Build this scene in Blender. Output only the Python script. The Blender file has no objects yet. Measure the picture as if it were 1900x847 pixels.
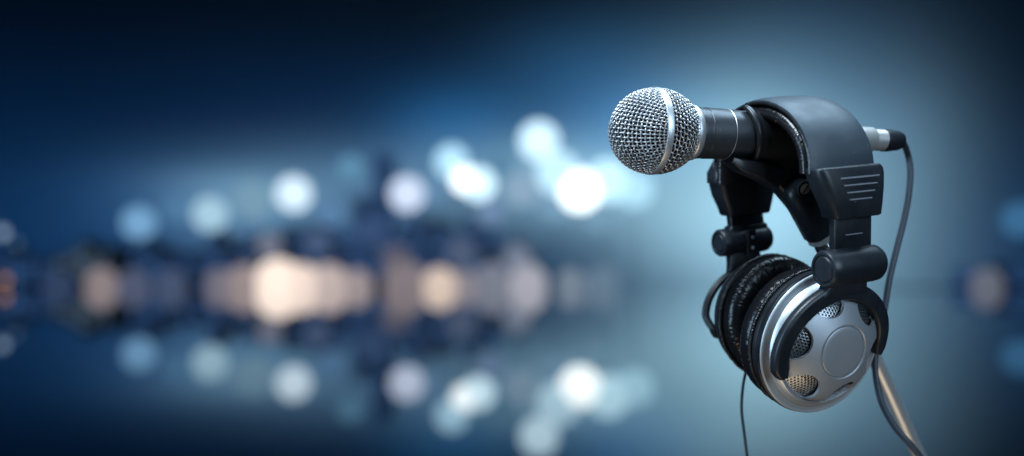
import bpy, bmesh, math, random
from mathutils import Vector, Matrix, noise
from bpy import context
random.seed(4)
sc = bpy.context.scene
COL = sc.collection
MM = 0.001
F = 1705.0            # focal length in photo pixels (photo is 1900 wide)
HAZE_D = .00042         # density of the misty air, per m
EYE = 1.0             # camera height above the water, m

# ---------------------------------------------------------------- camera
cd = bpy.data.cameras.new('camera')
cam = bpy.data.objects.new('camera', cd); COL.objects.link(cam); sc.camera = cam
cam.location = (0, 0, EYE); cam.rotation_euler = (math.pi/2, 0, 0)
cd.sensor_width = 36.0; cd.lens = F/1900*36
cd.shift_x = 0.0; cd.shift_y = (530-423.5)/1900
cd.clip_start = 0.02; cd.clip_end = 20000
cd.dof.use_dof = True; cd.dof.focus_distance = 0.552
cd.dof.aperture_fstop = 2.3

# ---------------------------------------------------------------- look
sc.render.engine = 'CYCLES'
sc.view_settings.view_transform = 'Standard'; sc.view_settings.look = 'None'
sc.view_settings.exposure = 0; sc.view_settings.gamma = 1
sc.cycles.use_denoising = True
sc.cycles.max_bounces = 8

def lin(c):
    return tuple(((v/255)/12.92 if v/255 <= .04045 else ((v/255+.055)/1.055)**2.4) for v in c)

# ---------------------------------------------------------------- world: dusk sky with a pale glow low over the shore
W = bpy.data.worlds.new('World'); sc.world = W; W.use_nodes = True
nt = W.node_tree; nt.nodes.clear()
def N(t, **k):
    n = nt.nodes.new(t)
    for a, b in k.items(): setattr(n, a, b)
    return n
def math_(op, a, b=None, c=None):
    n = N('ShaderNodeMath', operation=op)
    for i, v in enumerate((a, b, c)):
        if v is None: continue
        if isinstance(v, (int, float)): n.inputs[i].default_value = v
        else: nt.links.new(v, n.inputs[i])
    return n.outputs[0]
tc = N('ShaderNodeTexCoord'); sx = N('ShaderNodeSeparateXYZ'); nt.links.new(tc.outputs['Generated'], sx.inputs[0])
az = math_('ARCTAN2', sx.outputs[0], sx.outputs[1])          # compass angle, 0 = straight out over the water
el = math_('ARCSINE', sx.outputs[2])                          # height above the horizon
# (azimuth px, elevation px, sigma left, sigma right, sigma down, sigma up, colour) in photo-sized degrees
def glow(x, y, sl, sr, sd, su, col, k=1.0, p=2.0):
    a0 = math.atan((x-950)/F); e0 = math.atan((530-y)/F*math.cos(a0))
    u = math_('SUBTRACT', az, a0); v = math_('SUBTRACT', el, e0)
    def half(w, sneg, spos):
        pos = math_('DIVIDE', math_('MAXIMUM', w, 0.0), spos/F)
        neg = math_('DIVIDE', math_('MINIMUM', w, 0.0), sneg/F)
        return math_('ADD', math_('MULTIPLY', pos, pos), math_('MULTIPLY', neg, neg))
    q = math_('ADD', half(u, sl, sr), half(v, sd, su))
    g = math_('EXPONENT', math_('MULTIPLY', math_('POWER', q, p/2), -0.5))
    c = col
    n = N('ShaderNodeVectorMath', operation='SCALE'); n.inputs[0].default_value = tuple(x*k for x in c)
    nt.links.new(g, n.inputs['Scale']); return n.outputs[0]
SKY = [   # colours here are linear radiance
 (950, 470, 5000, 5000, 400, 110, (0.0029, 0.0181, 0.0570)),
 (950, 470, 5000, 5000, 400, 250, (0.0001, 0.0054, 0.0208)),
 (1440, 385, 100, 90, 130, 90, (0.1937, 0.3463, 0.4122)),
 (1400, 385, 200, 150, 200, 150, (0.1052, 0.1881, 0.2239)),
 (1640, 330, 200, 90, 200, 120, (0.0878, 0.1569, 0.1868)),
 (300, 250, 600, 400, 110, 90, (0.0001, 0.0041, 0.0159)),
 (700, 200, 250, 250, 110, 80, (0.0001, 0.0057, 0.0218)),
 (350, 375, 140, 140, 80, 50, (0.0037, 0.0329, 0.0984)),
 (450, 355, 90, 90, 60, 26, (0.0818, 0.1462, 0.1740)),
 (450, 355, 140, 140, 80, 50, (0.0266, 0.0476, 0.0567)),
 (550, 345, 90, 90, 60, 26, (0.0114, 0.0203, 0.0242)),
 (650, 335, 140, 140, 80, 50, (0.0504, 0.1079, 0.1700)),
 (850, 240, 90, 90, 60, 50, (0.0052, 0.0651, 0.1711)),
 (850, 330, 90, 90, 60, 50, (0.0608, 0.1087, 0.1294)),
 (950, 330, 90, 90, 60, 50, (0.0403, 0.0721, 0.0858)),
 (1050, 330, 90, 90, 60, 50, (0.1411, 0.2721, 0.3572)),
 (1150, 240, 90, 90, 60, 50, (0.0038, 0.0542, 0.1531)),
 (1150, 330, 90, 90, 60, 50, (0.0781, 0.1396, 0.1661)),
 (1250, 240, 90, 90, 60, 50, (0.0084, 0.0438, 0.1004)),
 (1250, 420, 90, 90, 60, 50, (0.0662, 0.1183, 0.1408)),
 (1100, 150, 130, 130, 70, 70, (0.0076, 0.0509, 0.1234)),
 (1400, 60, 130, 130, 70, 70, (0.0056, 0.0126, 0.0221)),
 (1400, 150, 130, 130, 70, 70, (0.0105, 0.0364, 0.0731)),
 (1550, 60, 130, 130, 70, 70, (0.0011, 0.0065, 0.0200)),
 (1350, 240, 100, 100, 80, 70, (0.1071, 0.1913, 0.2278)),
 (1350, 400, 100, 100, 80, 70, (0.0470, 0.0839, 0.0999)),
 (1590, 240, 100, 100, 80, 70, (0.0003, 0.0175, 0.0673)),
 (1590, 520, 100, 100, 80, 70, (0.0195, 0.0349, 0.0415)),
]
acc = None
for s in SKY:
    o = glow(*s)
    if acc is None: acc = o
    else:
        n = N('ShaderNodeVectorMath', operation='ADD'); nt.links.new(acc, n.inputs[0]); nt.links.new(o, n.inputs[1]); acc = n.outputs[0]
bg = N('ShaderNodeBackground'); bg.inputs[1].default_value = 1.18
nt.links.new(acc, bg.inputs[0])
ow = N('ShaderNodeOutputWorld'); nt.links.new(bg.outputs[0], ow.inputs[0])

# ---------------------------------------------------------------- geometry of the shot (mm, camera at the origin)
def ray(px, py, d): return Vector(((px-950)/F*d, d, (530-py)/F*d))
def world(p): return Vector((p[0]*MM, p[1]*MM, p[2]*MM+EYE))

# ---------------------------------------------------------------- lamps
def area(name, p, target, sx_, sy_, power, col):
    l = bpy.data.lights.new(name, 'AREA'); l.shape = 'RECTANGLE'; l.size = sx_; l.size_y = sy_; l.energy = power; l.color = col
    o = bpy.data.objects.new(name, l); COL.objects.link(o)
    o.location = Vector(p)+Vector((0, 0, EYE)); d = (Vector(target)-Vector(p)); o.rotation_euler = d.to_track_quat('-Z', 'Y').to_euler()
    return o
TGT = (.17, .57, .05)
area('key_lamp', (-.30, .30, .95), TGT, .5, .5, 21.0, (.70, .86, 1.0))
area('top_lamp', (.50, .75, .95), TGT, .6, .4, 9.0, (.55, .80, 1.0))
area('side_lamp', (-.9, .30, .05), TGT, .4, .7, 6.5, (.50, .76, 1.0))
area('front_lamp', (.62, -.35, .30), TGT, .6, .6, 6.0, (.58, .80, 1.0))
area('warm_lamp', (.10, .30, -.70), TGT, .5, .4, 1.1, (1.0, .76, .48))

# ---------------------------------------------------------------- materials
def mat(name, base, rough=.4, metal=0.0, bump=None, spec=.5, rvar=0, coat=0, aniso=0):
    m = bpy.data.materials.new(name); m.use_nodes = True; t = m.node_tree; b = t.nodes['Principled BSDF']
    b.inputs['Base Color'].default_value = (*base, 1); b.inputs['Roughness'].default_value = rough
    b.inputs['Metallic'].default_value = metal; b.inputs['Specular IOR Level'].default_value = spec
    b.inputs['Coat Weight'].default_value = coat
    tcn = t.nodes.new('ShaderNodeTexCoord')
    if rvar:
        nz = t.nodes.new('ShaderNodeTexNoise'); nz.inputs['Scale'].default_value = 90; nz.inputs['Detail'].default_value = 6
        t.links.new(tcn.outputs['Object'], nz.inputs['Vector'])
        mr = t.nodes.new('ShaderNodeMapRange'); mr.inputs[3].default_value = rough-rvar; mr.inputs[4].default_value = rough+rvar
        mr.inputs[1].default_value = .3; mr.inputs[2].default_value = .7
        t.links.new(nz.outputs['Fac'], mr.inputs[0]); t.links.new(mr.outputs[0], b.inputs['Roughness'])
    if bump:
        prev = None
        for kind, scale, strength, dist in bump:
            if kind == 'vor':
                nz = t.nodes.new('ShaderNodeTexVoronoi'); out = nz.outputs['Distance']
            else:
                nz = t.nodes.new('ShaderNodeTexNoise'); nz.inputs['Detail'].default_value = 5; out = nz.outputs['Fac']
            nz.inputs['Scale'].default_value = scale; t.links.new(tcn.outputs['Object'], nz.inputs['Vector'])
            bp = t.nodes.new('ShaderNodeBump'); bp.inputs['Strength'].default_value = strength; bp.inputs['Distance'].default_value = dist
            t.links.new(out, bp.inputs['Height'])
            if prev: t.links.new(prev.outputs[0], bp.inputs['Normal'])
            prev = bp
        t.links.new(prev.outputs[0], b.inputs['Normal'])
    return m
def dust(m, base):
    t = m.node_tree; b = t.nodes['Principled BSDF']; tcn = t.nodes.new('ShaderNodeTexCoord')
    v = t.nodes.new('ShaderNodeTexVoronoi'); v.inputs['Scale'].default_value = 260; t.links.new(tcn.outputs['Object'], v.inputs['Vector'])
    wn = t.nodes.new('ShaderNodeSeparateColor'); t.links.new(v.outputs['Color'], wn.inputs[0])
    a = t.nodes.new('ShaderNodeMath'); a.operation = 'LESS_THAN'; t.links.new(v.outputs['Distance'], a.inputs[0]); a.inputs[1].default_value = .06
    c = t.nodes.new('ShaderNodeMath'); c.operation = 'GREATER_THAN'; t.links.new(wn.outputs[0], c.inputs[0]); c.inputs[1].default_value = .80
    d = t.nodes.new('ShaderNodeMath'); d.operation = 'MULTIPLY'; t.links.new(a.outputs[0], d.inputs[0]); t.links.new(c.outputs[0], d.inputs[1])
    nz = t.nodes.new('ShaderNodeTexNoise'); nz.inputs['Scale'].default_value = 45; nz.inputs['Detail'].default_value = 8; t.links.new(tcn.outputs['Object'], nz.inputs['Vector'])
    mr = t.nodes.new('ShaderNodeMapRange'); mr.inputs[1].default_value = .35; mr.inputs[2].default_value = .75; mr.inputs[3].default_value = 0; mr.inputs[4].default_value = .035; t.links.new(nz.outputs['Fac'], mr.inputs[0])
    e = t.nodes.new('ShaderNodeMath'); e.operation = 'MAXIMUM'; t.links.new(d.outputs[0], e.inputs[0]); t.links.new(mr.outputs[0], e.inputs[1])
    mx_ = t.nodes.new('ShaderNodeMix'); mx_.data_type = 'RGBA'; t.links.new(e.outputs[0], mx_.inputs[0]); mx_.inputs[6].default_value = (*base, 1); mx_.inputs[7].default_value = (.35, .38, .42, 1)
    t.links.new(mx_.outputs[2], b.inputs['Base Color'])
def emis(name, col, k=1.0):
    m = bpy.data.materials.new(name); m.use_nodes = True; t = m.node_tree; t.nodes.clear()
    e = t.nodes.new('ShaderNodeEmission'); e.inputs[0].default_value = (*lin(col), 1); e.inputs[1].default_value = k*1.25
    o = t.nodes.new('ShaderNodeOutputMaterial'); t.links.new(e.outputs[0], o.inputs[0])
    m.cycles.emission_sampling = 'NONE'
    return m
PLASTIC = mat('black_plastic', (.012, .014, .018), .34, bump=[('noise', 2500, .12, .0002)], rvar=.06)
MATTE = mat('satin_black_plastic', (.011, .015, .021), .38, bump=[('noise', 1800, .15, .0002)], rvar=.05)
LEATHER = mat('smooth_leatherette', (.036, .052, .070), .50, bump=[('noise', 700, .12, .0004), ('vor', 1600, .10, .0002)], rvar=.06)
CUSHION = mat('glossy_leatherette', (.012, .012, .014), .23, bump=[('noise', 420, .35, .0006), ('vor', 1500, .15, .0002)], rvar=.07)
SILVER = mat('silver_paint', (.48, .51, .54), .50, .55, bump=[('noise', 3500, .06, .0001)], rvar=.03, coat=.2)
SILVER2 = mat('brushed_silver', (.44, .47, .51), .50, .60, bump=[('noise', 3500, .08, .0001)], rvar=.03)
CHROME = mat('chrome', (.75, .76, .78), .12, 1.0)
STEEL = mat('wire_steel', (.60, .61, .63), .34, .9)
RING = mat('satin_nickel', (.78, .80, .83), .40, .8, bump=[('noise', 1500, .05, .0002)])
PLUG = mat('nickel_plug', (.80, .79, .78), .38, .7)
FOAM = mat('dark_foam', (.006, .006, .007), .95)
BODY = mat('microphone_enamel', (.040, .046, .056), .40, .35, bump=[('noise', 2200, .15, .0002)], rvar=.06)
RUBBER = mat('cable_rubber', (.035, .048, .070), .42, rvar=.05)
RUBBERD = mat('dark_cable_rubber', (.012, .015, .02), .42)
GREYP = mat('grey_nylon', (.27, .26, .25), .45)
LINE = mat('pale_line', (.30, .34, .40), .35)  # even tone, paler than the plastic around the raised lines
dust(MATTE, (.011, .015, .021)); dust(LEATHER, (.036, .052, .070)); dust(PLASTIC, (.012, .014, .018)); dust(BODY, (.040, .046, .056))
BRASS = mat('brass_tube', (.62, .40, .10), .25, 1.0)

# ---------------------------------------------------------------- mesh helpers (input in mm, local to the thing)
def build(name, V, Fc, m, parent=None, sharp=40, bevel=0, label=None, seg=2):
    me = bpy.data.meshes.new(name)
    me.from_pydata([(v[0]*MM, v[1]*MM, v[2]*MM) for v in V], [], Fc)
    bm = bmesh.new(); bm.from_mesh(me)
    bmesh.ops.recalc_face_normals(bm, faces=bm.faces)
    for f in bm.faces: f.smooth = True
    a = math.radians(sharp)
    for e in bm.edges:
        if len(e.link_faces) == 2 and e.calc_face_angle(0) > a: e.smooth = False
    bm.to_mesh(me); bm.free()
    me.materials.append(m)
    o = bpy.data.objects.new(name, me); COL.objects.link(o); o.parent = parent
    if bevel:
        b = o.modifiers.new('bevel', 'BEVEL'); b.width = bevel*MM; b.segments = seg; b.limit_method = 'ANGLE'; b.angle_limit = math.radians(35); b.harden_normals = False
        for p in me.polygons: p.use_smooth = True
        bmx = bmesh.new(); bmx.from_mesh(me)
        for e in bmx.edges: e.smooth = True
        bmx.to_mesh(me); bmx.free()
    if label: o['label'] = label
    return o
class G:
    def __init__(s): s.V = []; s.F = []
    def rings(s, rings, closed=False, cap=True, cyc=True):
        base = len(s.V); n = len(rings[0])
        for r in rings: s.V += [tuple(p) for p in r]
        k = len(rings)
        for i in range(k if closed else k-1):
            a = base+i*n; b = base+((i+1) % k)*n
            for j in range(n if cyc else n-1):
                j2 = (j+1) % n; s.F.append((a+j, a+j2, b+j2, b+j))
        if cap and not closed:
            s.F.append(tuple(base+j for j in reversed(range(n)))); s.F.append(tuple(base+(k-1)*n+j for j in range(n)))
        return s
    def make(s, name, m, parent=None, **k): return build(name, s.V, s.F, m, parent, **k)
def frame_of(axis, ref=Vector((0, 0, 1))):
    z = axis.normalized(); x = ref.cross(z)
    if x.length < 1e-4: x = Vector((1, 0, 0)).cross(z)
    x.normalize(); y = z.cross(x); return x, y, z
def lathe(g, prof, o=Vector((0, 0, 0)), axis=Vector((0, 0, 1)), n=64, closed=False, cap=False, fr=None):
    x, y, z = fr or frame_of(axis)
    R = []
    for r, t in prof:
        R.append([o+z*t+(x*math.cos(2*math.pi*j/n)+y*math.sin(2*math.pi*j/n))*max(r, .001) for j in range(n)])
    g.rings(R, closed=closed, cap=cap); return g
def rrect(hx, hy, r, n=5):
    r = min(r, hx*.999, hy*.999); P = []
    for cx, cy, a0 in ((hx-r, hy-r, 0), (-hx+r, hy-r, 90), (-hx+r, -hy+r, 180), (hx-r, -hy+r, 270)):
        for i in range(n+1):
            a = math.radians(a0+90*i/n); P.append((cx+r*math.cos(a), cy+r*math.sin(a)))
    return P
def catmull(P, k=8):
    P = [Vector(p) for p in P]; Q = [P[0]*2-P[1]]+P+[P[-1]*2-P[-2]]; out = []
    for i in range(1, len(Q)-2):
        for j in range(k):
            t = j/k; a, b, c, d = Q[i-1:i+3]
            out.append(.5*((2*b)+(c-a)*t+(2*a-5*b+4*c-d)*t*t+(3*b-a-3*c+d)*t**3))
    out.append(P[-1]); return out
def sweep(g, pts, sec, ref=Vector((0, 1, 0)), cap=True, scale=None, closed=False):
    """sec: list of (side, ref-ish) offsets; scale(i,n)->factor or (fx,fy)"""
    n = len(pts); R = []
    for i, p in enumerate(pts):
        if closed: t = pts[(i+1) % n]-pts[i-1]
        else: t = pts[min(i+1, n-1)]-pts[max(i-1, 0)]
        t.normalize(); s = t.cross(ref).normalized(); u = s.cross(t)
        f = scale(i, n) if scale else 1
        fx, fy = f if isinstance(f, tuple) else (f, f)
        R.append([p+s*a*fx+u*b*fy for a, b in sec])
    g.rings(R, cap=cap, closed=closed); return g
def circ(r, n=12): return [(r*math.cos(2*math.pi*j/n), r*math.sin(2*math.pi*j/n)) for j in range(n)]
def thing(name, label, cat, M=None, group=None):
    o = bpy.data.objects.new(name, None); COL.objects.link(o); o['label'] = label; o['category'] = cat
    o.empty_display_size = .01
    if M is not None: o.matrix_world = M
    if group: o['group'] = group
    return o
def frame_matrix(o, x, y, z):
    w = world(o)
    return Matrix(((x[0], y[0], z[0], w[0]), (x[1], y[1], z[1], w[1]), (x[2], y[2], z[2], w[2]), (0, 0, 0, 1)))
def rig(name, label, cat, o, x, y, z):
    t = thing(name, label, cat, frame_matrix(o, x, y, z))
    inv = Matrix(((x[0], x[1], x[2]), (y[0], y[1], y[2]), (z[0], z[1], z[2])))
    return t, (lambda p: inv @ (Vector(p)-o))        # camera-space mm -> thing-local mm

# ================================================================ SETTING: water, far shore
def struct(o): o['kind'] = 'structure'; return o
def sheet(name, x0, x1, y0, y1, z, m):
    return struct(build(name, [(x0/MM, y0/MM, z/MM), (x1/MM, y0/MM, z/MM), (x1/MM, y1/MM, z/MM), (x0/MM, y1/MM, z/MM)], [(0, 1, 2, 3)], m))
water_m = mat('still_water', (.004, .012, .022), .02, spec=.5)
water_m.node_tree.nodes['Principled BSDF'].inputs['IOR'].default_value = 1.9
sheet('water', -9000, 9000, -3000, 12000, 0, water_m)
def px_x(px, d): return (px-950)/F*d
def px_z(py, d): return (530-py)/F*d+EYE
D0 = 300.0            # distance of the waterfront, m
def box(g, x0, x1, y0, y1, z0, z1):
    V = [(x/MM, y/MM, z/MM) for z in (z0, z1) for x, y in ((x0, y0), (x1, y0), (x1, y1), (x0, y1))]
    b = len(g.V); g.V += V
    g.F += [tuple(b+i for i in f) for f in ((3, 2, 1, 0), (4, 5, 6, 7), (0, 1, 5, 4), (1, 2, 6, 5), (2, 3, 7, 6), (3, 0, 4, 7))]
shore_m = mat('far_shore_ground', (.02, .03, .05), .9)
g = G(); box(g, px_x(-200, D0), px_x(1030, D0), D0-4, D0+60, -.5, .4); box(g, px_x(1030, D0)+.01, px_x(1075, D0), D0, D0+60, -.5, .3)
struct(g.make('far_shore', shore_m))
g = G(); box(g, px_x(1765, D0), px_x(2100, D0), D0-4, D0+60, -.5, .4)
struct(g.make('headland', shore_m))
def wall_mat(name, base, lit, k, dens, s):  # small glowing cells added to lift the blurred wall tone, as haze would
    m = mat(name, base, .7); t = m.node_tree; b = t.nodes['Principled BSDF']
    tcn = t.nodes.new('ShaderNodeTexCoord'); mp = t.nodes.new('ShaderNodeMapping'); mp.inputs['Scale'].default_value = (1/2.1, 1/2.1, 1/2.3)
    t.links.new(tcn.outputs['Object'], mp.inputs[0])
    wn = t.nodes.new('ShaderNodeTexWhiteNoise'); fl = t.nodes.new('ShaderNodeVectorMath'); fl.operation = 'FLOOR'
    t.links.new(mp.outputs[0], fl.inputs[0]); t.links.new(fl.outputs[0], wn.inputs['Vector'])
    fr = t.nodes.new('ShaderNodeVectorMath'); fr.operation = 'FRACTION'; t.links.new(mp.outputs[0], fr.inputs[0])
    sp = t.nodes.new('ShaderNodeSeparateXYZ'); t.links.new(fr.outputs[0], sp.inputs[0])
    def mm(op, a, b_):
        n = t.nodes.new('ShaderNodeMath'); n.operation = op
        for i, v in enumerate((a, b_)):
            if isinstance(v, (int, float)): n.inputs[i].default_value = v
            else: t.links.new(v, n.inputs[i])
        return n.outputs[0]
    w = mm('MULTIPLY', mm('GREATER_THAN', sp.outputs[0], .3), mm('GREATER_THAN', sp.outputs[2], .4))
    w = mm('MULTIPLY', w, mm('GREATER_THAN', wn.outputs['Value'], 1-dens))
    b.inputs['Emission Color'].default_value = (*lin(lit), 1); t.links.new(mm('MULTIPLY', w, k), b.inputs['Emission Strength'])
    m.cycles.emission_sampling = 'NONE'
    return m
WALLS = [wall_mat('dusk_glow_facade', (.06, .09, .14), (120, 150, 180), .6, .6, 1),
         wall_mat('warm_lit_facade', (.05, .05, .07), (235, 190, 160), .75, .5, 2),
         wall_mat('dark_glow_facade', (.02, .05, .11), (66, 112, 176), .85, .6, 3)]
BLD = [  # x0, x1, top px, wall, distance, label
 (-60, 95, 470, 2, 330, 'low dark building at the far left edge of the shore'),
 (95, 215, 455, 0, 320, 'low blurred building behind the leftmost warm light'),
 (215, 330, 450, 2, 335, 'dark blurred block under the leftmost round blue light'),
 (330, 470, 440, 2, 325, 'dark blurred block under the second round blue light'),
 (470, 525, 440, 0, 318, 'narrow dark building just behind the brightest warm light'),
 (525, 655, 418, 2, 330, 'dark blurred block right above the brightest warm light'),
 (655, 690, 370, 2, 336, 'narrow dark building just left of the tallest tower'),
 (690, 728, 290, 2, 322, 'tallest dark blurred tower left of the lavender round light'),
 (728, 815, 405, 2, 331, 'dark blurred block under the lavender round light'),
 (815, 925, 412, 2, 326, 'dark blurred block under the pair of white lights'),
 (925, 1000, 445, 0, 334, 'blurred block left below the largest white light'),
 (1800, 1960, 500, 2, 334, 'dark blurred building at the right edge of the shore'),
]
for x0, x1, tp, wi, d, lb in BLD:
    g = G(); h = px_z(tp, d); xa, xb = px_x(x0, d)+.3, px_x(x1, d)-.3
    t = thing('building', lb, 'building', Matrix.Translation(((xa+xb)/2, d, .4)), 'buildings along the far shore')
    w = (xb-xa)/2
    nb = 5 if x1-x0 > 60 else 1; tops = []
    for k in range(nb):
        hk = (h-.4)*(1 if k == nb//2 else random.uniform(.68, 1.0)); tops.append(hk)
        box(g, -w+2*w*k/nb+.01, -w+2*w*(k+1)/nb-.01, .3*(k % 2), 14-.3*(k % 2), 0, hk)
    g.make('wall', WALLS[wi], t)
    g = G()
    for k, hk in enumerate(tops): box(g, -w+2*w*k/nb-.05*(k % 2), -w+2*w*(k+1)/nb+.05*(k % 2), -.3-.1*(k % 2), 14.3+.1*(k % 2), hk, hk+.5+.1*(k % 2))
    box(g, -w*.15, w*.1, 4, 9, tops[nb//2]-.2, tops[nb//2]+2.4); g.make('roof', shore_m, t)

LIGHTS = [  # px, py, r, colour, label
 (258, 414, 30, (112, 158, 196), 'leftmost round pale blue light above the far shore'),
 (390, 398, 32, (148, 182, 200), 'round pale blue light, second from the left above the shore'),
 (545, 360, 32, (188, 208, 222), 'round greyish white light high above the brightest warm light'),
 (612, 398, 24, (84, 122, 160), 'faint blue light just right of and below the greyish white light'),
 (650, 312, 24, (88, 134, 164), 'faint blue disc left of the tall dark tower top'),
 (755, 360, 32, (182, 194, 216), 'clear lavender white round light right of the dark tower'),
 (838, 300, 30, (162, 204, 226), 'upper left light of the overlapping white trio'),
 (862, 334, 24, (240, 250, 254), 'brightest middle light of the overlapping white trio'),
 (888, 342, 30, (196, 226, 240), 'lower right light of the overlapping white trio'),
 (910, 392, 26, (104, 130, 164), 'dim blue disc right below the white trio'),
 (968, 352, 32, (132, 160, 184), 'dim grey blue light between the white trio and the largest white light'),
 (1000, 262, 36, (188, 218, 234), 'highest round white light, left above the largest one'),
 (1036, 322, 40, (172, 208, 226), 'pale light overlapping the upper left of the largest white light'),
 (1030, 385, 26, (112, 150, 178), 'dim blue disc left below the largest white light'),
 (1076, 354, 38, (245, 254, 255), 'largest and brightest white light above the far shore'),
 (1128, 336, 40, (176, 216, 232), 'pale blue light overlapping the right side of the largest white light'),
 (188, 525, 28, (134, 122, 124), 'leftmost warm beige light on the waterfront'),
 (408, 525, 26, (112, 108, 120), 'dim beige light left of the brightest warm one'),
 (455, 521, 30, (146, 132, 132), 'beige light touching the brightest warm one on its left'),
 (500, 455, 22, (108, 112, 130), 'faint greyish disc above the left side of the brightest warm light'),
 (516, 520, 40, (244, 224, 210), 'brightest and largest warm light on the waterfront'),
 (560, 524, 34, (226, 206, 194), 'very bright warm light merging with the largest warm one'),
 (610, 524, 34, (184, 168, 164), 'warm light second to the right of the largest warm one'),
 (662, 528, 28, (150, 138, 140), 'dim warm light below the dark tower'),
 (735, 482, 28, (86, 84, 98), 'dim brownish disc standing above the waterfront row'),
 (752, 525, 40, (124, 114, 118), 'wide dim brownish light right of the dark tower'),
 (816, 526, 30, (204, 184, 170), 'cream light second in brightness among the warm waterfront ones'),
 (858, 528, 26, (138, 132, 138), 'dim light just right of the cream waterfront light'),
 (912, 524, 36, (116, 120, 134), 'wide dim greyish light right of the cream one'),
 (980, 525, 34, (158, 158, 168), 'rightmost greyish white light of the waterfront row'),
 (960, 480, 26, (110, 120, 140), 'faint grey disc above the rightmost waterfront light'),
 (1060, 526, 28, (112, 126, 142), 'faint grey light at the right end of the waterfront row'),
 (112, 527, 26, (46, 62, 90), 'very faint bluish fill disc left of the leftmost warm waterfront light'),  # this and the next two: dim globes added to fill dark gaps
 (248, 527, 28, (76, 84, 106), 'faint grey fill disc right of the leftmost warm waterfront light'),
 (318, 528, 28, (66, 78, 104), 'faint bluish grey fill disc halfway between the two left warm lights'),
 (470, 372, 36, (112, 148, 170), 'wide hazy blue disc between the second and third upper lights'),
 (330, 388, 26, (74, 116, 152), 'faint blue disc left of the second upper light'),
 (800, 352, 28, (92, 130, 164), 'dim blue disc between the lavender light and the white trio'),
 (926, 305, 28, (86, 128, 158), 'dim blue disc right of the white trio near its top'),
 (1178, 352, 34, (156, 200, 220), 'hazy pale disc farthest right of the upper white group'),
 (1110, 400, 30, (110, 148, 172), 'hazy blue disc right below the largest white light'),
 (690, 430, 28, (50, 72, 108), 'dark blue disc under the tall tower beside the waterfront row'),
 (590, 450, 24, (66, 84, 116), 'faint blue disc above the waterfront right of the brightest warm light'),
 (855, 470, 28, (74, 86, 112), 'faint grey disc above the cream waterfront light'),
 (1120, 520, 28, (96, 118, 138), 'last faint disc at the right end of the waterfront row'),
 (1830, 526, 28, (96, 100, 114), 'single warm light near the right edge'),
 (1893, 408, 32, (54, 100, 138), 'blue light cut by the right edge'),
 (4, 432, 9, (150, 175, 200), 'tiny pale light at the left edge, high one'),
 (8, 520, 8, (190, 140, 110), 'tiny orange light at the left edge of the waterfront'),
 (30, 452, 6, (90, 120, 150), 'tiny faint blue light near the left edge'),
]
MAST = mat('lamp_mast_metal', (.05, .06, .08), .5, .5)
for i, (px, py, r, c, lb) in enumerate(LIGHTS):
    d = D0-5-14*sum(c)/765-.1*(i % 7); x = px_x(px, d); z = px_z(py, d); R = r/F*d
    t = thing('shore_lamp', lb, 'light', Matrix.Translation((x, d, 0.0)), 'blurred round lights of the far shore')
    z = max(z, R*.3)
    g = G(); prof = [(R*math.sin(a), -R*math.cos(a)) for a in [math.pi*k/24 for k in range(25)]]
    lathe(g, [(p/MM, q/MM) for p, q in prof], Vector((0, 0, z/MM)), n=40); g.make('lamp_globe', emis('lamp_glow', c, 1.0+(2.4 if c[2] > c[0] else .5)*max(0, sum(c)/765-.62)), t)
    g = G(); lathe(g, [(140, 0), (110, (z-R*.96)/MM)], Vector((0, 0, 0)), n=10, cap=True)
    if z-R*.96 > .5: g.make('mast', MAST, t)

# ================================================================ HEADPHONES
tt = (1505-1000)/F
e2 = Vector((tt, 1, 0)).normalized(); e1 = Vector((e2.y, -e2.x, 0)); e3 = Vector((0, 0, 1))
S = .19; CC = .62; QQ = math.sqrt(1-CC*CC)
e2p = math.cos(S)*e2+math.sin(S)*e3; U = math.cos(S)*e3-math.sin(S)*e2
HX = QQ*e1+CC*e2p; HY = CC*e1-QQ*e2p
HO = ray(1463, 603, 590)
HP, hp = rig('headphones', 'black over-ear headphones with silver outer ear cup hung over the microphone', 'headphones', HO, HX, HY, U)
V3 = Vector
X_, Y_, Z_ = V3((1, 0, 0)), V3((0, 1, 0)), V3((0, 0, 1))

# ---- headband
YN, ZN, YF, ZF, HT = 49.0, 101.0, -50.0, 91.0, 48.0
def arch(ph):      # ph 0 near .. pi far ; the centre line of the outer cover
    c, s = math.cos(ph), math.sin(ph)
    y = (YN+YF)/2+(YN-YF)/2*math.copysign(abs(c)**1.0, c)-4.5*s*s*(1 if c > -.2 else .8)
    z = ZN+(ZF-ZN)*ph/math.pi+HT*abs(s)**(.92 if c > 0 else .92-.24*min(1, -c*2.5))-1
    return V3((0, y, z))
def archfr(ph):
    a, b = arch(max(ph-.01, 0)), arch(min(ph+.01, math.pi)); t = (b-a).normalized(); return t, t.cross(X_).normalized()
def band(name, prof_fn, m, n=160, lo=0.0, hi=math.pi, cyc=True, cap=True, **k):
    g = G(); R = []
    for i in range(n+1):
        ph = lo+(hi-lo)*i/n; p = arch(ph); t, nn = archfr(ph)
        if nn.dot(V3((0, p.y, p.z-85))) < 0: nn = -nn
        R.append([p+X_*a+nn*b for a, b in prof_fn(ph, i/n)])
    g.rings(R, cap=cap); return g.make(name, m, HP, **k)
def cover_prof(ph, u):
    w = 22.5-2.3*math.sin(ph); x0 = -1.5*math.sin(ph)
    P = []
    for j in range(25):                       # outer face, slightly crowned
        x = -w+2*w*j/24; P.append((x+x0, 1.6*(1-(x/w)**4)-.6+.10*noise.noise(V3((x*.12, ph*9, 1)))))
    P += [(w+x0, -2.2), (w-1.5+x0, -3.2), (-w+1.5+x0, -3.2), (-w+x0, -2.2)]
    return P
band('headband_cover', cover_prof, LEATHER, sharp=50, label='smooth dark grey headband cover')
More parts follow.
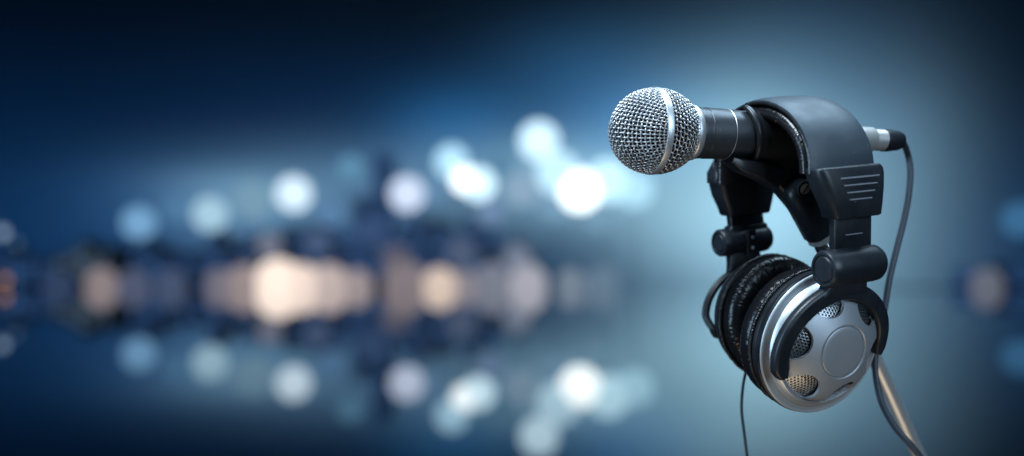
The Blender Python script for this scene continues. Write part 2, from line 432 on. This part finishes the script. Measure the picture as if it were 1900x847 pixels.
def cushion_prof(ph, u):
    P = []; n = 44
    env = min(1, u/.05, (1-u)/.05)
    for j in range(n):
        a = 2*math.pi*j/n; c, s = math.cos(a), math.sin(a)
        x = (23.8-1.4*math.sin(ph))*math.copysign(abs(c)**.45, c); b = -8.2+5.6*math.copysign(abs(s)**.8, s)
        edge = abs(c)**2
        wr = noise.noise(V3((ph*34+.25*x, b*.16, 3)))*1.0+noise.noise(V3((ph*75, b*.25, 8)))*.6
        wr = -abs(wr)*1.0+.3
        d = wr*(.35+.65*edge)*env
        x += math.copysign(d, c)*abs(c)**.5; b += -abs(d)*.4*(1 if s < 0 else 0)
        P.append((x, b))
    return P
band('headband_cushion', cushion_prof, CUSHION, n=420, sharp=60, label='wrinkled black inner cushion of the headband')
for sgn in (-1, 1):
    def seam_prof(ph, u, s=sgn): return [(s*(22.5-2.3*math.sin(ph))-1.5*math.sin(ph)+.9*math.cos(a), -2.3+.9*math.sin(a)) for a in [2*math.pi*j/8 for j in range(8)]]
    band('seam_piping', seam_prof, CUSHION, n=140)

# ---- one side: housing, slider, hinge barrel, yoke, cup
def loft(g, secs, fr=(X_, Y_, Z_)):
    """secs: (z, cx, cy, hx, hy, r)"""
    g.rings([[fr[0]*(cx+a)+fr[1]*(cy+b)+fr[2]*z for a, b in rrect(hx, hy, r)] for z, cx, cy, hx, hy, r in secs]); return g
def side(sg, zt, zb, ybar, zbar):
    # sg=+1 near, -1 far. zt/zb: top and bottom of the slider housing
    y = lambda v: sg*v
    # housing
    g = G(); hh = zt-zb
    loft(g, [(zb, 4.2, y(51), 15.4, 6.2, 2.2), (zb+.8, 4.2, y(51), 16.6, 7.0, 2.6), (zb+hh*.25, 3.6, y(50.6), 18.9, 8.0, 5), (zb+hh*.55, 2.0, y(49.9), 21.6, 8.6, 5.5),
             (zb+hh*.8, 1.2, y(48.8), 23.2, 8.8, 5.5), (zb+hh*.92, .6, y(48.2), 23.4, 8.6, 5), (zt-.8, 0, y(48), 22.8, 8.4, 4.6), (zt, 0, y(48), 21.8, 7.6, 4)])
    ho = g.make('slider_housing', MATTE, HP, sharp=50, bevel=.5)
    g = G()                                        # five moulded lines, each shorter than the one above
    for k in range(5):
        z = zt-6.3-k*4.1; hw = 13.6-k*1.9; f = (z-zb)/hh
        yy = 50.2-1.6*max(0, (f-.55)/.45)+8.6+ (-.55 if f < .35 else 0) - max(0, .45-f)*1.6
        loft(g, [(z-.3, 3.6-.4*k*.0, y(yy), hw, .45, .2), (z+.3, 3.6, y(yy), hw, .45, .2)])
    g.make('moulded_lines', LINE, ho)
    # slider plate
    g = G(); loft(g, [(zbar+7, 3.2, y(ybar-1), 13.4, 2.9, 1.0), (zb+6, 3.2, y(51), 13.2, 2.9, 1.0)]); sl = g.make('slider', PLASTIC, HP, bevel=.3)
    zm = (zbar+9+zb)/2; g = G(); loft(g, [(zm-.25, 3.2, y(ybar+1.75), 6.2, .45, .2), (zm+.25, 3.2, y(ybar+1.8), 6.2, .45, .2)])
    if sg > 0: g.make('moulded_line', LINE, sl)
    # hinge barrel along X
    g = G(); r = 10.8 if sg > 0 else 9.2
    lathe(g, [(0, -19.5), (r-3.2, -19.5), (r-2.9, -19.0), (r-2.6, -19.0), (r-2.3, -19.9), (r-.8, -19.8), (r, -18.6), (r+.1, -14), (r+.1, 14), (r-.3, 17.5), (r-1.6, 19.4), (r-3.5, 20.2), (0, 20.4)], V3((2.6 if sg > 0 else 1.0, y(ybar), zbar)), X_, n=72)
    br = g.make('hinge_barrel', MATTE, HP, sharp=40)
    g = G(); lathe(g, [(0, -19.9), (r-3.8, -19.9), (r-3.4, -19.5), (r-3.4, -19)], V3((2.6 if sg > 0 else 1.0, y(ybar), zbar)), X_, n=48); g.make('pivot_cap', MATTE, br)
    g = G()
    if sg < 0:                                      # the far hinge is seen from inside: slot with two pins
        loft(g, [(zbar-8, 1, y(ybar-r+.4), 3.4, 1.5, 1), (zbar+8, 1, y(ybar-r+.4), 3.4, 1.5, 1)]); g.make('hinge_slot', FOAM, br)
        for dz in (-4, 3):
            g = G(); lathe(g, [(1.2, 0), (1.2, 1.2), (0, 1.6)], V3((1.5, y(ybar-r-.3), zbar+dz)), Y_*(-sg), n=16, cap=True); g.make('hinge_pin', STEEL, br)
    # collar hugging the slider on top of the barrel
    g = G(); loft(g, [(zbar+3, 3, y(ybar), 15.6, 6.2, 3), (zbar+9.5, 3, y(ybar-.6), 15.2, 4.8, 2.2), (zbar+11.0, 3.2, y(ybar-.8), 14.4, 3.8, 1.8)]); g.make('slider_collar', MATTE, br, bevel=.4)
side(+1, 103.0, 73.5, 52.0, 45.0)
side(-1, 92.5, 67.0, 49.0, 49.5)
# upper far housing skirt seen under the band
g = G(); loft(g, [(90, 0, -48.5, 24.5, 8.2, 5), (97, 0, -48, 24.5, 8.4, 5), (104, 0, -46.5, 22, 6.8, 5)]); g.make('housing_shoulder', PLASTIC, HP, bevel=.5)

def cup(sg, oy, oz, tilt, sc_, yk_z, R0=43.5):
    c = V3((-1.4 if sg > 0 else 0, oy, oz)); ca, sa = math.cos(tilt), math.sin(tilt)
    A = V3((0, ca*sg, -sa)); Uz = (Z_-A*Z_.dot(A)).normalized(); Xx = X_
    def P(x, h, z): return c+(Xx*x+Uz*z+A*h)*sc_
    fr = (Xx, Uz, A)
    def L(g, prof, n=128, **k):
        RR = []
        for r, h in prof: RR.append([P(max(r, .002)*math.cos(2*math.pi*j/n), h, max(r, .002)*math.sin(2*math.pi*j/n)) for j in range(n)])
        g.rings(RR, cap=False, **k); return g
    # black shell ring behind the silver disc
    g = G(); L(g, [(20, -9), (41.0, -9), (42.6, -8), (43.2, -6.2), (42.8, -4.6), (43.6, -3.8), (44.3, -2.2), (44.3, -.6), (43.2, .2), (30, .2), (20, -.4)] if sg > 0 else
        [(20, -9), (40.0, -9), (41.6, -7.5), (41.4, -5), (39, 1), (34, 6), (20, 9)])
    sh = g.make('ear_cup', PLASTIC, HP, sharp=45, label='ear cup with silver face turned to the viewer' if sg > 0 else 'black inner side of the ear cup on the left')
    # cushion
    g = G(); n = 560; m = 44; RR = []
    for i in range(n):
        th = 2*math.pi*i/n; ring = []
        for j in range(m):
            a = 2*math.pi*j/m; cx, cy = math.cos(a), math.sin(a)
            rr = 29.5+12.6*math.copysign(abs(cx)**.75, cx); hh = -17.4+8.8*math.copysign(abs(cy)**.8, cy)
            face = max(0, -cy*.6+.5*max(cx, 0)+.1)
            ct, st = math.cos(th), math.sin(th)
            q = V3((ct*9.5, st*9.5, a*.55)); w1 = noise.noise(q*2.1)
            q2 = V3((ct*24, st*24, a*.6+3)); w2 = noise.noise(q2*1.7)
            gate = .35+.65*max(0, min(1, .5+1.6*noise.noise(V3((ct*1.6, st*1.6, sg*5)))))
            d = (-abs(w1)*1.1-abs(w2)*.7+.4)*gate*min(1, face+.25)
            if cy > .55: d *= .3
            rr += d*cx*.9; hh += d*cy*.9
            ring.append(P(rr*ct, hh, rr*st))
        RR.append(ring)
    g.rings(RR, closed=True); g.make('ear_cushion', CUSHION, sh, sharp=70)
    # gathered seam of the cushion
    g = G(); RR = []
    for i in range(n):
        th = 2*math.pi*i/n; w = .38*math.sin(th*150+2*noise.noise(V3((math.cos(th)*4, math.sin(th)*4, 0))))+.5*noise.noise(V3((math.cos(th)*20, math.sin(th)*20, 2)))
        RR.append([P((42.4+w+1.1*math.cos(a))*math.cos(th), -10.4+1.5*math.sin(a), (42.4+w+1.1*math.cos(a))*math.sin(th)) for a in [2*math.pi*j/10 for j in range(10)]])
    g.rings(RR, closed=True); g.make('cushion_seam', CUSHION, sh, sharp=80)
    # baffle cloth inside the cushion
    g = G(); L(g, [(0, -10), (24, -10)], n=48); g.make('baffle_cloth', FOAM, sh)
    # silver face disc with a rolled rim
    g = G(); L(g, [(20, .2), (42.0, .2), (43.3, .5), (43.9, 1.1), (43.7, 1.8), (43.0, 2.2), (42.4, 2.1), (41.8, 2.0), (38.5, 3.2), (35.5, 4.0), (33, 4.3), (20, 4.3)])
    if sg > 0: fd = g.make('face_disc', SILVER, sh, sharp=30, bevel=0)
    if sg < 0:
        g = G(); L(g, [(24, 8.5), (20, 10), (0, 11)]); g.make('back_plate', PLASTIC, sh)
    else:
        prof = [(15.5, 19.9), (15.9, 19.9), (16.5, 20.4), (20, 19.2), (24, 17.4), (28, 15.2), (31.0, 13.0), (32.6, 11.4), (33.4, 9.4), (34.4, 6.6), (34.8, 4.5), (33.4, 4.5)]
        prof_in = [(32.4, 8.0), (31.2, 10.4), (29.6, 12.2), (27, 13.8), (23.4, 15.9), (19.6, 17.6), (15.5, 18.3)]
        g = G(); L(g, prof+prof_in, n=160, closed=True)
        pl = g.make('front_plate', SILVER2, sh, sharp=35)
        g = G(); L(g, [(0, 21.0), (4, 20.98), (8, 20.9), (12, 20.75), (14.4, 20.55), (15.0, 20.3), (15.35, 19.8), (15.4, 18.8)], n=96); g.make('medallion', SILVER2, sh, sharp=50)
        cutters = []
        ang = [math.radians(a) for a in (44, 104, 164, 224, 284, 344)]
        for a in ang:
            gc = G(); cc = (31.6*math.cos(a), 31.6*math.sin(a)); rr = []
            for h in (6.6, 30):
                k = 10.0
                ring = []
                for j in range(48):
                    b = 2*math.pi*j/48
                    rad = k*math.cos(b)*1.0; tan = 10.8*math.sin(b)
                    x = cc[0]+rad*math.cos(a)-tan*math.sin(a); z = cc[1]+rad*math.sin(a)+tan*math.cos(a)
                    ring.append(P(x, h, z))
                rr.append(ring)
            gc.rings(rr); co = gc.make('cutter', SILVER2, HP); cutters.append(co)
        for co in cutters:
            md = pl.modifiers.new('cut', 'BOOLEAN'); md.operation = 'DIFFERENCE'; md.solver = 'EXACT'; md.object = co
        bpy.context.view_layer.update()
        dg = bpy.context.evaluated_depsgraph_get(); me = bpy.data.meshes.new_from_object(pl.evaluated_get(dg))
        pl.modifiers.clear(); pl.data = me
        bm = bmesh.new(); bm.from_mesh(me)
        for f in bm.faces: f.smooth = True
        for e in bm.edges: e.smooth = not (len(e.link_faces) == 2 and e.calc_face_angle(0) > math.radians(32))
        bm.to_mesh(me); bm.free()
        for co in cutters: bpy.data.objects.remove(co, do_unlink=True)
        # perforated grilles behind the six openings
        def gh(r):                       # height of the grille surface
            T = [(0, 16.8), (18, 16.0), (22, 14.4), (26, 12.3), (30, 9.6), (33.5, 6.6), (36.5, 4.6), (60, 4)]
            for (r0, h0), (r1, h1) in zip(T, T[1:]):
                if r <= r1: return h0+(h1-h0)*(r-r0)/(r1-r0)
        for a in ang:
            g = G(); pt = 2.0
            for iu in range(-8, 9):
                for iv in range(-8, 9):
                    uu = (iu+.5*(iv % 2))*pt; vv = iv*pt*.866
                    if (uu/9.6)**2+(vv/12.4)**2 > 1: continue
                    def q(du, dv, dh=0):
                        U_, V_ = 28.6+(uu+du)*.92, vv+dv
                        x = U_*math.cos(a)-V_*math.sin(a); z = U_*math.sin(a)+V_*math.cos(a)
                        r = math.hypot(x, z); return P(x, gh(r)+dh, z)
                    b = len(g.V); k = 12
                    for rad, hexa, dh in ((pt*.5, True, 0), (pt*.30, False, .06), (pt*.28, False, -.5)):
                        for j in range(k):
                            an = 2*math.pi*j/k+math.pi/6
                            rr_ = rad/max(math.cos((an % (math.pi/3))-math.pi/6), .1) if hexa else rad
                            g.V.append(tuple(q(rr_*math.cos(an), rr_*math.sin(an), dh)))
                    for s in (0, 1):
                        for j in range(k): g.F.append((b+s*k+j, b+s*k+(j+1) % k, b+(s+1)*k+(j+1) % k, b+(s+1)*k+j))
            me_ = g.make('vent_grille', STEELG, sh, sharp=60)
        g = G(); L(g, [(0.01, 15.0), (18, 14.4), (22, 13.0), (26, 10.9), (30, 8.2), (33.5, 5.0)]); g.make('grille_backing', FOAM, sh)
        # thin bright trim at the foot of the front plate
        g = G(); L(g, [(34.7, 4.0), (34.8, 7.0), (35.2, 7.5), (36.0, 7.4), (38.4, 4.6), (38.8, 3.0)]); g.make('trim_ring', RING, sh)
    # yoke: fork over the outside of the cup
    yh = 13.5 if sg > 0 else 14.5
    pts = []
    for k in range(57):
        a = math.radians(-14+212*k/56)
        if sg < 0 : a = math.radians(-20+220*k/56)
        ca_, sa_ = math.cos(a), math.sin(a); low = 1-max(0, min(1, sa_+.15))
        cb_ = math.copysign(abs(ca_)**1.12, ca_)
        x = ((38.4 if ca_ < 0 else 36.8) if sg > 0 else 37.6)*cb_; z = (36.5 if sg > 0 else 33)*sa_-1.0
        yy = yh+2.0*max(0, sa_)-low*((1.5 if ca_ < 0 else 5.0) if sg > 0 else 32*max(0, low-.75))
        pts.append(P(x, yy, z))
    g = G(); ends = lambda i, n: (min(1, (.55+.45*min(i, n-1-i)/2))*((.72+.28*min(1, i/(n*.45))) if sg > 0 else 1), 1)
    sweep(g, pts, rrect(5.4 if sg > 0 else 2.3, 3.7 if sg > 0 else 1.8, 2.6, 6), ref=A, scale=ends)
    yk = g.make('yoke', MATTE, HP, sharp=50, bevel=.5)
    if sg < 0:
        g = G(); sweep(g, [p-A*2.6 for p in pts], rrect(1.6, .9, .7, 3), ref=A); g.make('yoke_rib', PLASTIC, yk)
    return P, A, Uz, yk
STEELG = mat('grille_steel', (.42, .44, .47), .32, .9)
Pn, An, Un, yn = cup(+1, 31.0, -4.8, math.radians(4.5), 1.025, 0)
Pf, Af, Uf, yf = cup(-1, -27.5, 2.0, math.radians(4), .945, 0)
# necks joining barrel and yoke
def neck(p0, p1, w0, w1, t0, t1, par, ref=X_):
    g = G(); R = []
    for i in range(9):
        u = i/8; p = p0.lerp(p1, u); f = u*u
        hx = w0+(w1-w0)*f; hy = t0+(t1-t0)*u; t = (p1-p0).normalized(); yv = t.cross(X_).normalized()
        R.append([p+X_*a+yv*b for a, b in rrect(hx, hy, min(hy*.6, 2.2))])
    g.rings(R); return g.make('yoke_neck', MATTE, par, sharp=50, bevel=.4)
neck(V3((0, 51.5, 40)), Pn(0, 15.5, 34), 12.5, 17, 6.5, 4.2, yn)
neck(V3((0, -49, 44)), Pf(0, 16, 31), 11.5, 15, 5.0, 3.2, yf)
# headphone cord
cp = catmull([hp(ray(1392, 668, 606)), hp(ray(1384, 690, 606)), hp(ray(1378, 722, 604)), hp(ray(1376, 760, 602)), hp(ray(1381, 805, 600)), hp(ray(1388, 860, 598)), hp(ray(1396, 930, 598))], 10)
g = G(); sweep(g, cp, circ(.95, 12), ref=Y_); g.make('cord', RUBBERD, HP)
g = G(); sweep(g, cp[:9], circ(1.7, 12), ref=Y_, scale=lambda i, n: 1.25-.5*i/n); g.make('strain_relief', RUBBERD, HP)

# ================================================================ MICROPHONE
B = ray(1210, 244, 550); Q = ray(1622, 260, 596)
mz = (Q-B).normalized(); mx, my, _ = frame_of(mz)
MIC, mc = rig('microphone', 'black handheld microphone with silver woven wire ball grille', 'microphone', B, mx, my, mz)
RB = 24.8
g = G()
def wire(g, pts, r=.43, n=6):
    R = []; m = len(pts)
    for i, p in enumerate(pts):
        t = (pts[min(i+1, m-1)]-pts[max(i-1, 0)]).normalized(); u = p.normalized() if p.length > 1 else Z_
        s = t.cross(u).normalized(); u = s.cross(t)
        R.append([p+s*(r*math.cos(2*math.pi*j/n))+u*(r*math.sin(2*math.pi*j/n)) for j in range(n)])
    g.rings(R)
pit = 2.6; amp = .50; ELONG = 1.035
def dome(u, v, dr, rot=math.radians(12)):
    r = math.hypot(u, v); th = r/RB; ph = math.atan2(v, u)+rot; R = RB+dr
    return V3((R*math.sin(th)*math.cos(ph), R*math.sin(th)*math.sin(ph), -R*math.cos(th)*ELONG))
K = 17; lim = RB*math.pi/2+1.0
for axis in (0, 1):
    for i in range(-K, K+1):
        c = (i+.5)*pit
        if abs(c) > lim-.6: continue
        L_ = math.sqrt(lim*lim-c*c); steps = int(2*L_/pit*6)+2; pts = []
        for k in range(steps+1):
            s = -L_+2*L_*k/steps
            ph = math.pi*(s/pit-.5)+math.pi*i
            w = amp*math.cos(ph)*(1 if axis == 0 else -1)
            jit = .10*noise.noise(V3((s*.15, i*3.1, axis*9)))
            pts.append(dome(c+jit, s, w) if axis == 0 else dome(s, c+jit, w))
        wire(g, pts)
gr = g.make('ball_grille', STEEL, MIC, sharp=80, label='woven silver wire dome of the microphone')
# rear half of the ball: woven wires between the band and the collar
def rear(t, ph, dr):
    # t 0..1 from band to collar
    T = [(0, 25.0, 1.5), (.25, 24.6, 7), (.5, 23.0, 12.8), (.75, 20.3, 18.0), (1, 17.0, 22.6)]
    for (a, r0, z0), (b, r1, z1) in zip(T, T[1:]):
        if t <= b: f = (t-a)/(b-a); r = r0+(r1-r0)*f; z = z0+(z1-z0)*f; break
    return V3(((r+dr)*math.cos(ph), (r+dr)*math.sin(ph), z))
g = G(); NL, NM = 9, 58
for i in range(NM):           # lengthwise
    pts = []
    for k in range(NL*6+1):
        t = k/(NL*6); w = amp*math.cos(math.pi*t*NL+math.pi*i); pts.append(rear(t, 2*math.pi*i/NM+.25*t, w))
    R = []; wire(g, pts, .43)
for j in range(NL):           # hoops
    pts = []; t = (j+.0)/NL; nn = NM*6
    for k in range(nn+1):
        ph = 2*math.pi*k/nn; w = -amp*math.cos(math.pi*j+math.pi*(ph-.25*t)/(2*math.pi)*NM); pts.append(rear(t, ph, w))
    wire(g, pts, .43)
g.make('rear_grille', STEEL, MIC, sharp=80)
g = G(); lathe(g, [(.01, -24.4*1.06)]+[(23.6*math.sin(a), -23.6*ELONG*math.cos(a)) for a in [math.pi/2*k/16 for k in range(1, 17)]]+[(23.4, 4), (22.0, 11), (19, 17), (15.5, 23)], fr=(X_, Y_, Z_)); g.make('foam_filter', FOAM, MIC)
g = G(); lathe(g, [(24.6, -2.0), (25.5, -2.2), (25.9, -1.9), (25.9, 1.9), (25.5, 2.2), (24.6, 2.0)], fr=(X_, Y_, Z_), n=128, closed=True); g.make('grille_band', RING, MIC, sharp=40, bevel=.25)
g = G(); lathe(g, [(16.0, 21.0), (17.6, 21.4), (17.8, 22.4), (16.6, 23.2), (17.0, 24.0), (16.6, 26.4), (15.8, 27.6), (14.0, 27.8), (14, 21)], fr=(X_, Y_, Z_), n=96, closed=True); g.make('collar', RING, MIC, sharp=30, bevel=.2)
g = G(); lathe(g, [(13, 27.2), (15.5, 27.2), (15.6, 29.5), (15.35, 31.2), (15.35, 33.0), (15.1, 33.3), (15.15, 33.8), (15.5, 34.3), (15.2, 48.2), (14.9, 48.5), (14.9, 48.9), (15.1, 49.3), (14.4, 66), (12.8, 100), (11.4, 122), (10.8, 124), (0.01, 124)], fr=(X_, Y_, Z_), n=96); g.make('body', BODY, MIC, sharp=25)
g = G(); lathe(g, [(15.25, 48.55), (15.45, 48.8), (15.25, 49.05)], fr=(X_, Y_, Z_), n=96); g.make('body_seam', RING, MIC)

# ================================================================ MICROPHONE CABLE (plug, boot, cord)
CB, cbl = rig('microphone_cable', 'black microphone cable with silver plug looping down behind the headphones', 'cable', B, mx, my, mz)
g = G(); lathe(g, [(.01, 120), (7.6, 120), (8.0, 121), (8.0, 155.0), (7.6, 155.8), (6.9, 156), (6.9, 164.5), (6.6, 165), (.01, 165)], fr=(X_, Y_, Z_), n=64); g.make('plug_shell', PLUG, CB, sharp=30)
# measured along the axis: shell to about photo x 1645, boot on to x 1680
g = G(); lathe(g, [(6.4, 164.0), (7.3, 164.6), (7.3, 168), (6.2, 176), (5.2, 178.6), (4.2, 179.4), (.01, 179.6)], fr=(X_, Y_, Z_), n=48); g.make('boot', RUBBERD, CB, sharp=35)
end = B+mz*178
path = [cbl(B+mz*173), cbl(end+V3((1.5, 0, -.8))), cbl(ray(1684, 286, 622)), cbl(ray(1689, 318, 622)), cbl(ray(1686, 362, 620)), cbl(ray(1677, 410, 618)), cbl(ray(1663, 465, 616)), cbl(ray(1650, 520, 614)), cbl(ray(1641, 575, 613)),
        cbl(ray(1630, 625, 613)), cbl(ray(1624, 665, 612)), cbl(ray(1626, 705, 610)), cbl(ray(1637, 750, 607)), cbl(ray(1660, 792, 604)), cbl(ray(1690, 826, 602)), cbl(ray(1716, 862, 604)), cbl(ray(1735, 920, 610))]
g = G(); sweep(g, catmull(path, 10), circ(2.05, 16), ref=V3((.3, 1, .2)).normalized()); g.make('cord', RUBBER, CB)

# ================================================================ MICROPHONE STAND (clip, hinge, tube)
SO = ray(1522, 440, 588); S1 = ray(1705, 847, 664)
sz = (SO-S1).normalized(); sxv, syv, _ = frame_of(sz, V3((0, -1, 0)))
ST, st = rig('microphone_stand', 'slanted metal microphone stand with black clip holding the microphone', 'stand', SO, sxv, syv, sz)
cl = lambda p: st(p)
ax = (cl(B+mz)-cl(B)).normalized(); cB = cl(B)
fx, fy, _ = frame_of(ax)
# clip sleeve: C-shaped, gripping the body
g = G(); R = []
def at_mic(t, r, a): return B+mz*t+(mx*math.cos(a)+my*math.sin(a))*r
up_a = math.atan2(V3((0, 0, 1)).dot(my), V3((0, 0, 1)).dot(mx))
secs = [(60.5, 16.2, 18.2), (61.5, 15.9, 18.9), (63.2, 15.6, 18.9), (64.4, 15.4, 17.6), (72, 15.1, 17.4), (90, 14.2, 17.2), (108, 13.3, 16.6), (112, 13.2, 16.0)]
n = 72; gap = math.radians(26)
for t, ri, ro in secs:
    ring = []
    for j in range(n+1):
        a = up_a+gap+(2*math.pi-2*gap)*j/n; ring.append(cl(at_mic(t-3.5*math.cos(a-up_a), ro, a)))
    for j in range(n, -1, -1):
        a = up_a+gap+(2*math.pi-2*gap)*j/n; ring.append(cl(at_mic(t-3.5*math.cos(a-up_a), ri, a)))
    R.append(ring)
g.rings(R, cap=False)
for base in (0, (len(secs)-1)*(2*n+2)):
    for j in range(n): g.F.append((base+j, base+j+1, base+2*n+1-j-1, base+2*n+1-j))
clip = g.make('clip', PLASTIC, ST, sharp=40, bevel=.3)
# body of the clip sweeping from the sleeve down to the hinge
g = G(); pp = catmull([cl(ray(1408, 262, 574)), cl(ray(1432, 296, 577)), cl(ray(1461, 334, 581)), cl(ray(1484, 368, 584)), cl(ray(1498, 395, 586))], 8)
sweep(g, pp, rrect(10, 8.0, 4), ref=cl(SO+V3((0, -1, 0)))-cl(SO), scale=lambda i, n: (1.55-.75*(i/n)**.6, 1.25-.25*i/n)); g.make('clip_arm', PLASTIC, clip, sharp=50, bevel=.5)
g = G(); sweep(g, [cl(ray(1352, 297, 560)), cl(ray(1372, 308, 562)), cl(ray(1410, 318, 568)), cl(ray(1440, 330, 574))], rrect(4.5, 6, 2), ref=cl(SO+V3((0, -1, 0)))-cl(SO), scale=lambda i, n: (.45+.4*i, 1)); g.make('clip_lip', PLASTIC, clip, bevel=.5)
# hinge sleeve (local frame: z up along the stand)
g = G(); loft(g, [(2, 0, 0, 8.6, 8.6, 6.5), (3, 0, 0, 9.2, 9.2, 7), (30, 0, 0, 10.6, 9.4, 6.5), (38, 0, 0, 10.4, 8.6, 6), (42, 0, 0, 8.0, 6.5, 5), (43.5, 0, 0, 4.5, 3.5, 3)]); hg = g.make('hinge', PLASTIC, ST, sharp=45, bevel=.4)
front = (cl(SO+V3((0, -1, 0)))-cl(SO)).normalized(); front = (front-Z_*front.z).normalized()
side_v = front.cross(Z_)*-1
sp = cl(ray(1492, 350, 563))
g = G(); lathe(g, [(5.2, -6), (5.2, 1.2), (4.8, 1.6), (3.9, 1.6), (3.7, .9), (.01, .9)], sp, front, n=40); sw = g.make('hinge_screw', PLASTIC, ST, sharp=35)
g = G(); lathe(g, [(3.3, .6), (3.3, 1.5), (.01, 1.6)], sp, front, n=32); g.make('screw_head', GREYP, sw, sharp=35)
g = G(); sweep(g, [sp+front*1.75+side_v*-2.6+Z_*-1.4, sp+front*1.75+side_v*2.6+Z_*1.4], rrect(.5, .3, .1, 2), ref=front); g.make('screw_slot', FOAM, sw)
g = G(); lathe(g, [(5, 3), (7.8, 3), (8.4, 2.2), (8.4, -1.6), (7.8, -2.4), (5, -2.6)], fr=(X_, Y_, Z_), n=64, closed=True); g.make('washer', GREYP, ST, sharp=35, bevel=.3)
g = G(); pr = []
for k in range(14): pr += [(6.1, -2-k*1.2), (5.3, -2.6-k*1.2)]
lathe(g, pr+[(5, -20)], fr=(X_, Y_, Z_), n=40, cap=True); g.make('threaded_rod', CHROME, ST, sharp=30)
g = G(); lathe(g, [(.01, -18), (4.6, -18), (4.8, -19), (4.8, -330), (.01, -330)], fr=(X_, Y_, Z_), n=64); g.make('tube', PLUG, ST, sharp=35)

# ================================================================ HAZE: even misty air over the water and the shore
hz = bpy.data.materials.new('misty_air'); hz.use_nodes = True; t = hz.node_tree; t.nodes.clear()
pv = t.nodes.new('ShaderNodeVolumePrincipled'); pv.inputs['Color'].default_value = (.78, .90, 1, 1); pv.inputs['Density'].default_value = HAZE_D; pv.inputs['Anisotropy'].default_value = .72
o_ = t.nodes.new('ShaderNodeOutputMaterial'); t.links.new(pv.outputs[0], o_.inputs['Volume'])
g = G(); box(g, -520, 520, -60, 420, -1, 57); h = g.make('haze', hz); h['kind'] = 'stuff'
